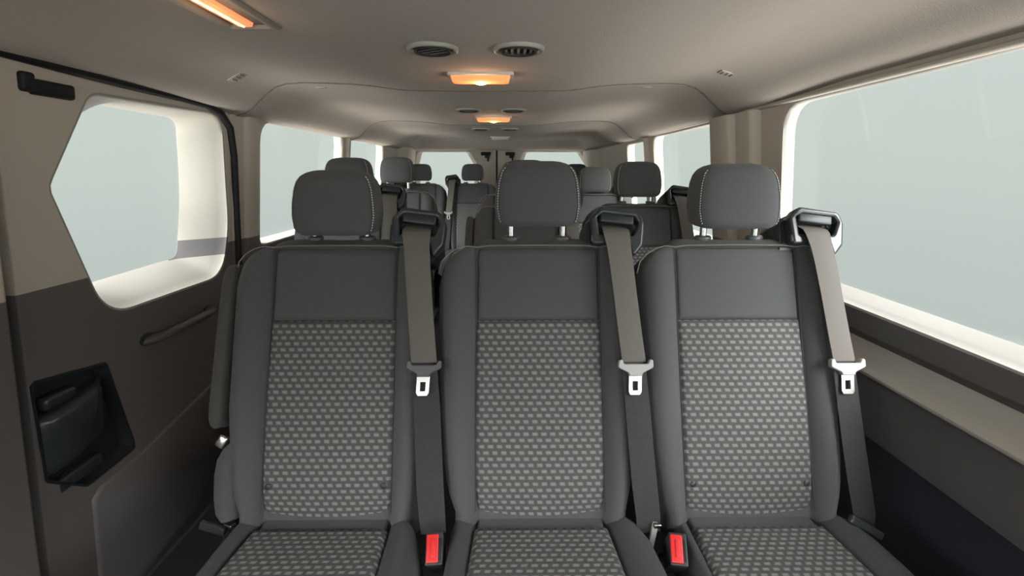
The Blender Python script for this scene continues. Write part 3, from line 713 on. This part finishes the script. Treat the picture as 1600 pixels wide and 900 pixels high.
# front row, nearest the camera
s_mid = make_seat(None, 0, False); s_mid.location = (XM, YA, 0)
tag(s_mid, 'middle passenger seat of the nearest row, chrome headrest posts showing', 'seat', 'passenger seats')
s_left = make_seat(None, -.018, True, (.172, .200)); add_armrest(s_left); s_left.location = (XL, YA, 0)
tag(s_left, 'left seat of the nearest row with folded-up armrest, beside the sliding door', 'seat', 'passenger seats')
s_right = make_seat(None, -.005, True, (.154, .21)); s_right.location = (XR, YA, 0)
tag(s_right, 'right seat of the nearest row, below the big side window', 'seat', 'passenger seats')
b_mid = build_belt(True); b_mid.location = (XM, YA, 0)
tag(b_mid, 'seat belt with pale tongue hanging between the middle and right near seats', 'seat belt', 'seat belts')
b_left = build_belt(False); b_left.location = (XL, YA, 0)
b_left.location.x += .009
for ch in [c for c in bpy.data.objects if c.parent == s_left and c.name.startswith(('belt_guide', 'belt_housing'))]: ch.location.x += .009
tag(b_left, 'seat belt with black plastic tongue hanging between left and middle near seats', 'seat belt', 'seat belts')
b_right = build_belt(True, True); b_right.location = (XR, YA, 0)
tag(b_right, 'seat belt with pale tongue beside the right wall, at the near right seat', 'seat belt', 'seat belts')

# buckles
def buckle(x, y, z, label, rz):
    t = empty('belt_buckle', (x, y, z)); tag(t, label, 'buckle', 'red seat belt buckles')
    t.rotation_euler = (math.radians(-38), 0, rz)              # local z = out of the red end face
    t.rotation_euler = (math.radians(38), 0, rz)
    MB().rbox((0, 0, -.036), (.031, .054, .072), .006).build('buckle_housing', M['black'], t)
    MB().rbox((.0, 0, .001), (.030, .052, .004), .0018).build('buckle_rim', M['black_gloss'], t)
    MB().rbox((-.003, 0, .003), (.021, .045, .005), .002).rbox((-.002, 0, .006), (.008, .030, .003), .0014).build('release_button', M['red'], t)
    MB().rbox((.010, -.002, .004), (.0045, .034, .002), .0008).build('tongue_slot', M['rubber'], t)
    MB().tube([(0, .0, -.07), (0, .01, -.12), (0, .02, -.19)], .009, 8).build('buckle_stalk', M['black'], t)
buckle(-.129, .712, .487, 'red-topped buckle between the left and middle near seats', math.radians(4))
buckle(.2985, .706, .487, 'red-topped buckle between the middle and right near seats', math.radians(-10))
t = empty('belt_lever', (.272, .765, .47)); tag(t, 'slim pale metal tongue strip beside the right red buckle', 'tongue')
MB().rbox((0, 0, -.012), (.011, .006, .062), .0015, Matrix.Rotation(math.radians(14), 3, 'Y') @ Matrix.Rotation(math.radians(-15), 3, 'X')).build('metal_strip', M['tongue_grey'], t)
MB().rbox((.007, -.002, .018), (.014, .008, .008), .0015).build('strip_head', M['chrome'], t)

# rows behind
def add_row_seat(src, bsrc, x, y, z, label, hr=0, mirror=False, arm=False, blabel=None, group='passenger seats'):
    s = copy_tree(src); s.location = (x, y, z); tag(s, label, 'seat', group)
    if mirror: s.scale = (-1, 1, 1)
    for ch in [c for c in bpy.data.objects if c.parent == s]:
        if ch.name.startswith('headrest') and 'post' not in ch.name: ch.location.z += hr
    if arm: add_armrest(s)
    if blabel:
        b = copy_tree(bsrc); b.location = (x, y, z); tag(b, blabel, 'seat belt', 'seat belts')
        if mirror: b.scale = (-1, 1, 1)
YBr, YCr, YDr = 1.66, 2.42, 3.74
add_row_seat(s_mid, b_mid, .072, YBr, .022, 'middle seat of the second row, directly behind the near middle seat', arm=True, blabel='seat belt of the second-row middle seat, half hidden by the near headrest')
add_row_seat(s_mid, b_mid, .500, YBr, .022, 'right seat of the second row, headrest low against its back', hr=-.006, blabel='seat belt of the second-row right seat, beside the window')
add_row_seat(s_mid, b_mid, -.600, YBr, .030, 'single left seat of the second row, mostly hidden by a near headrest', hr=0, mirror=False, blabel='seat belt of the second-row left seat by the wall')
add_row_seat(s_mid, b_mid, -.585, YCr, .045, 'single left seat of the third row with raised headrest', hr=.008, mirror=True, blabel='seat belt of the third-row left seat, beside the left wall')
add_row_seat(s_mid, b_mid, .055, YCr, .03, 'middle seat of the third row, hidden behind the near middle headrest', blabel='seat belt of the third-row middle seat')
add_row_seat(s_mid, b_mid, .470, YCr, .03, 'right seat of the third row, headrest seen left of the second-row right headrest', hr=-.028, blabel='seat belt of the third-row right seat')
add_row_seat(s_mid, b_mid, -.692, YDr, .05, 'leftmost seat of the rear row, in front of the left rear window', hr=-.012, mirror=True, blabel='seat belt of the leftmost rear-row seat')
add_row_seat(s_mid, b_mid, -.275, YDr, .05, 'rear-row seat second from the left, belt at its left shoulder', hr=-.012, mirror=True, blabel='seat belt of the second rear-row seat from the left, hanging beside the aisle')
add_row_seat(s_mid, b_mid, .14, YDr, .05, 'rear-row seat third from the left, hidden behind the near middle headrest', hr=-.012, blabel='seat belt of the third rear-row seat from the left')
add_row_seat(s_mid, b_mid, .555, YDr, .05, 'rightmost seat of the rear row, in front of the right rear window', hr=-.012, blabel='seat belt of the rightmost rear-row seat')
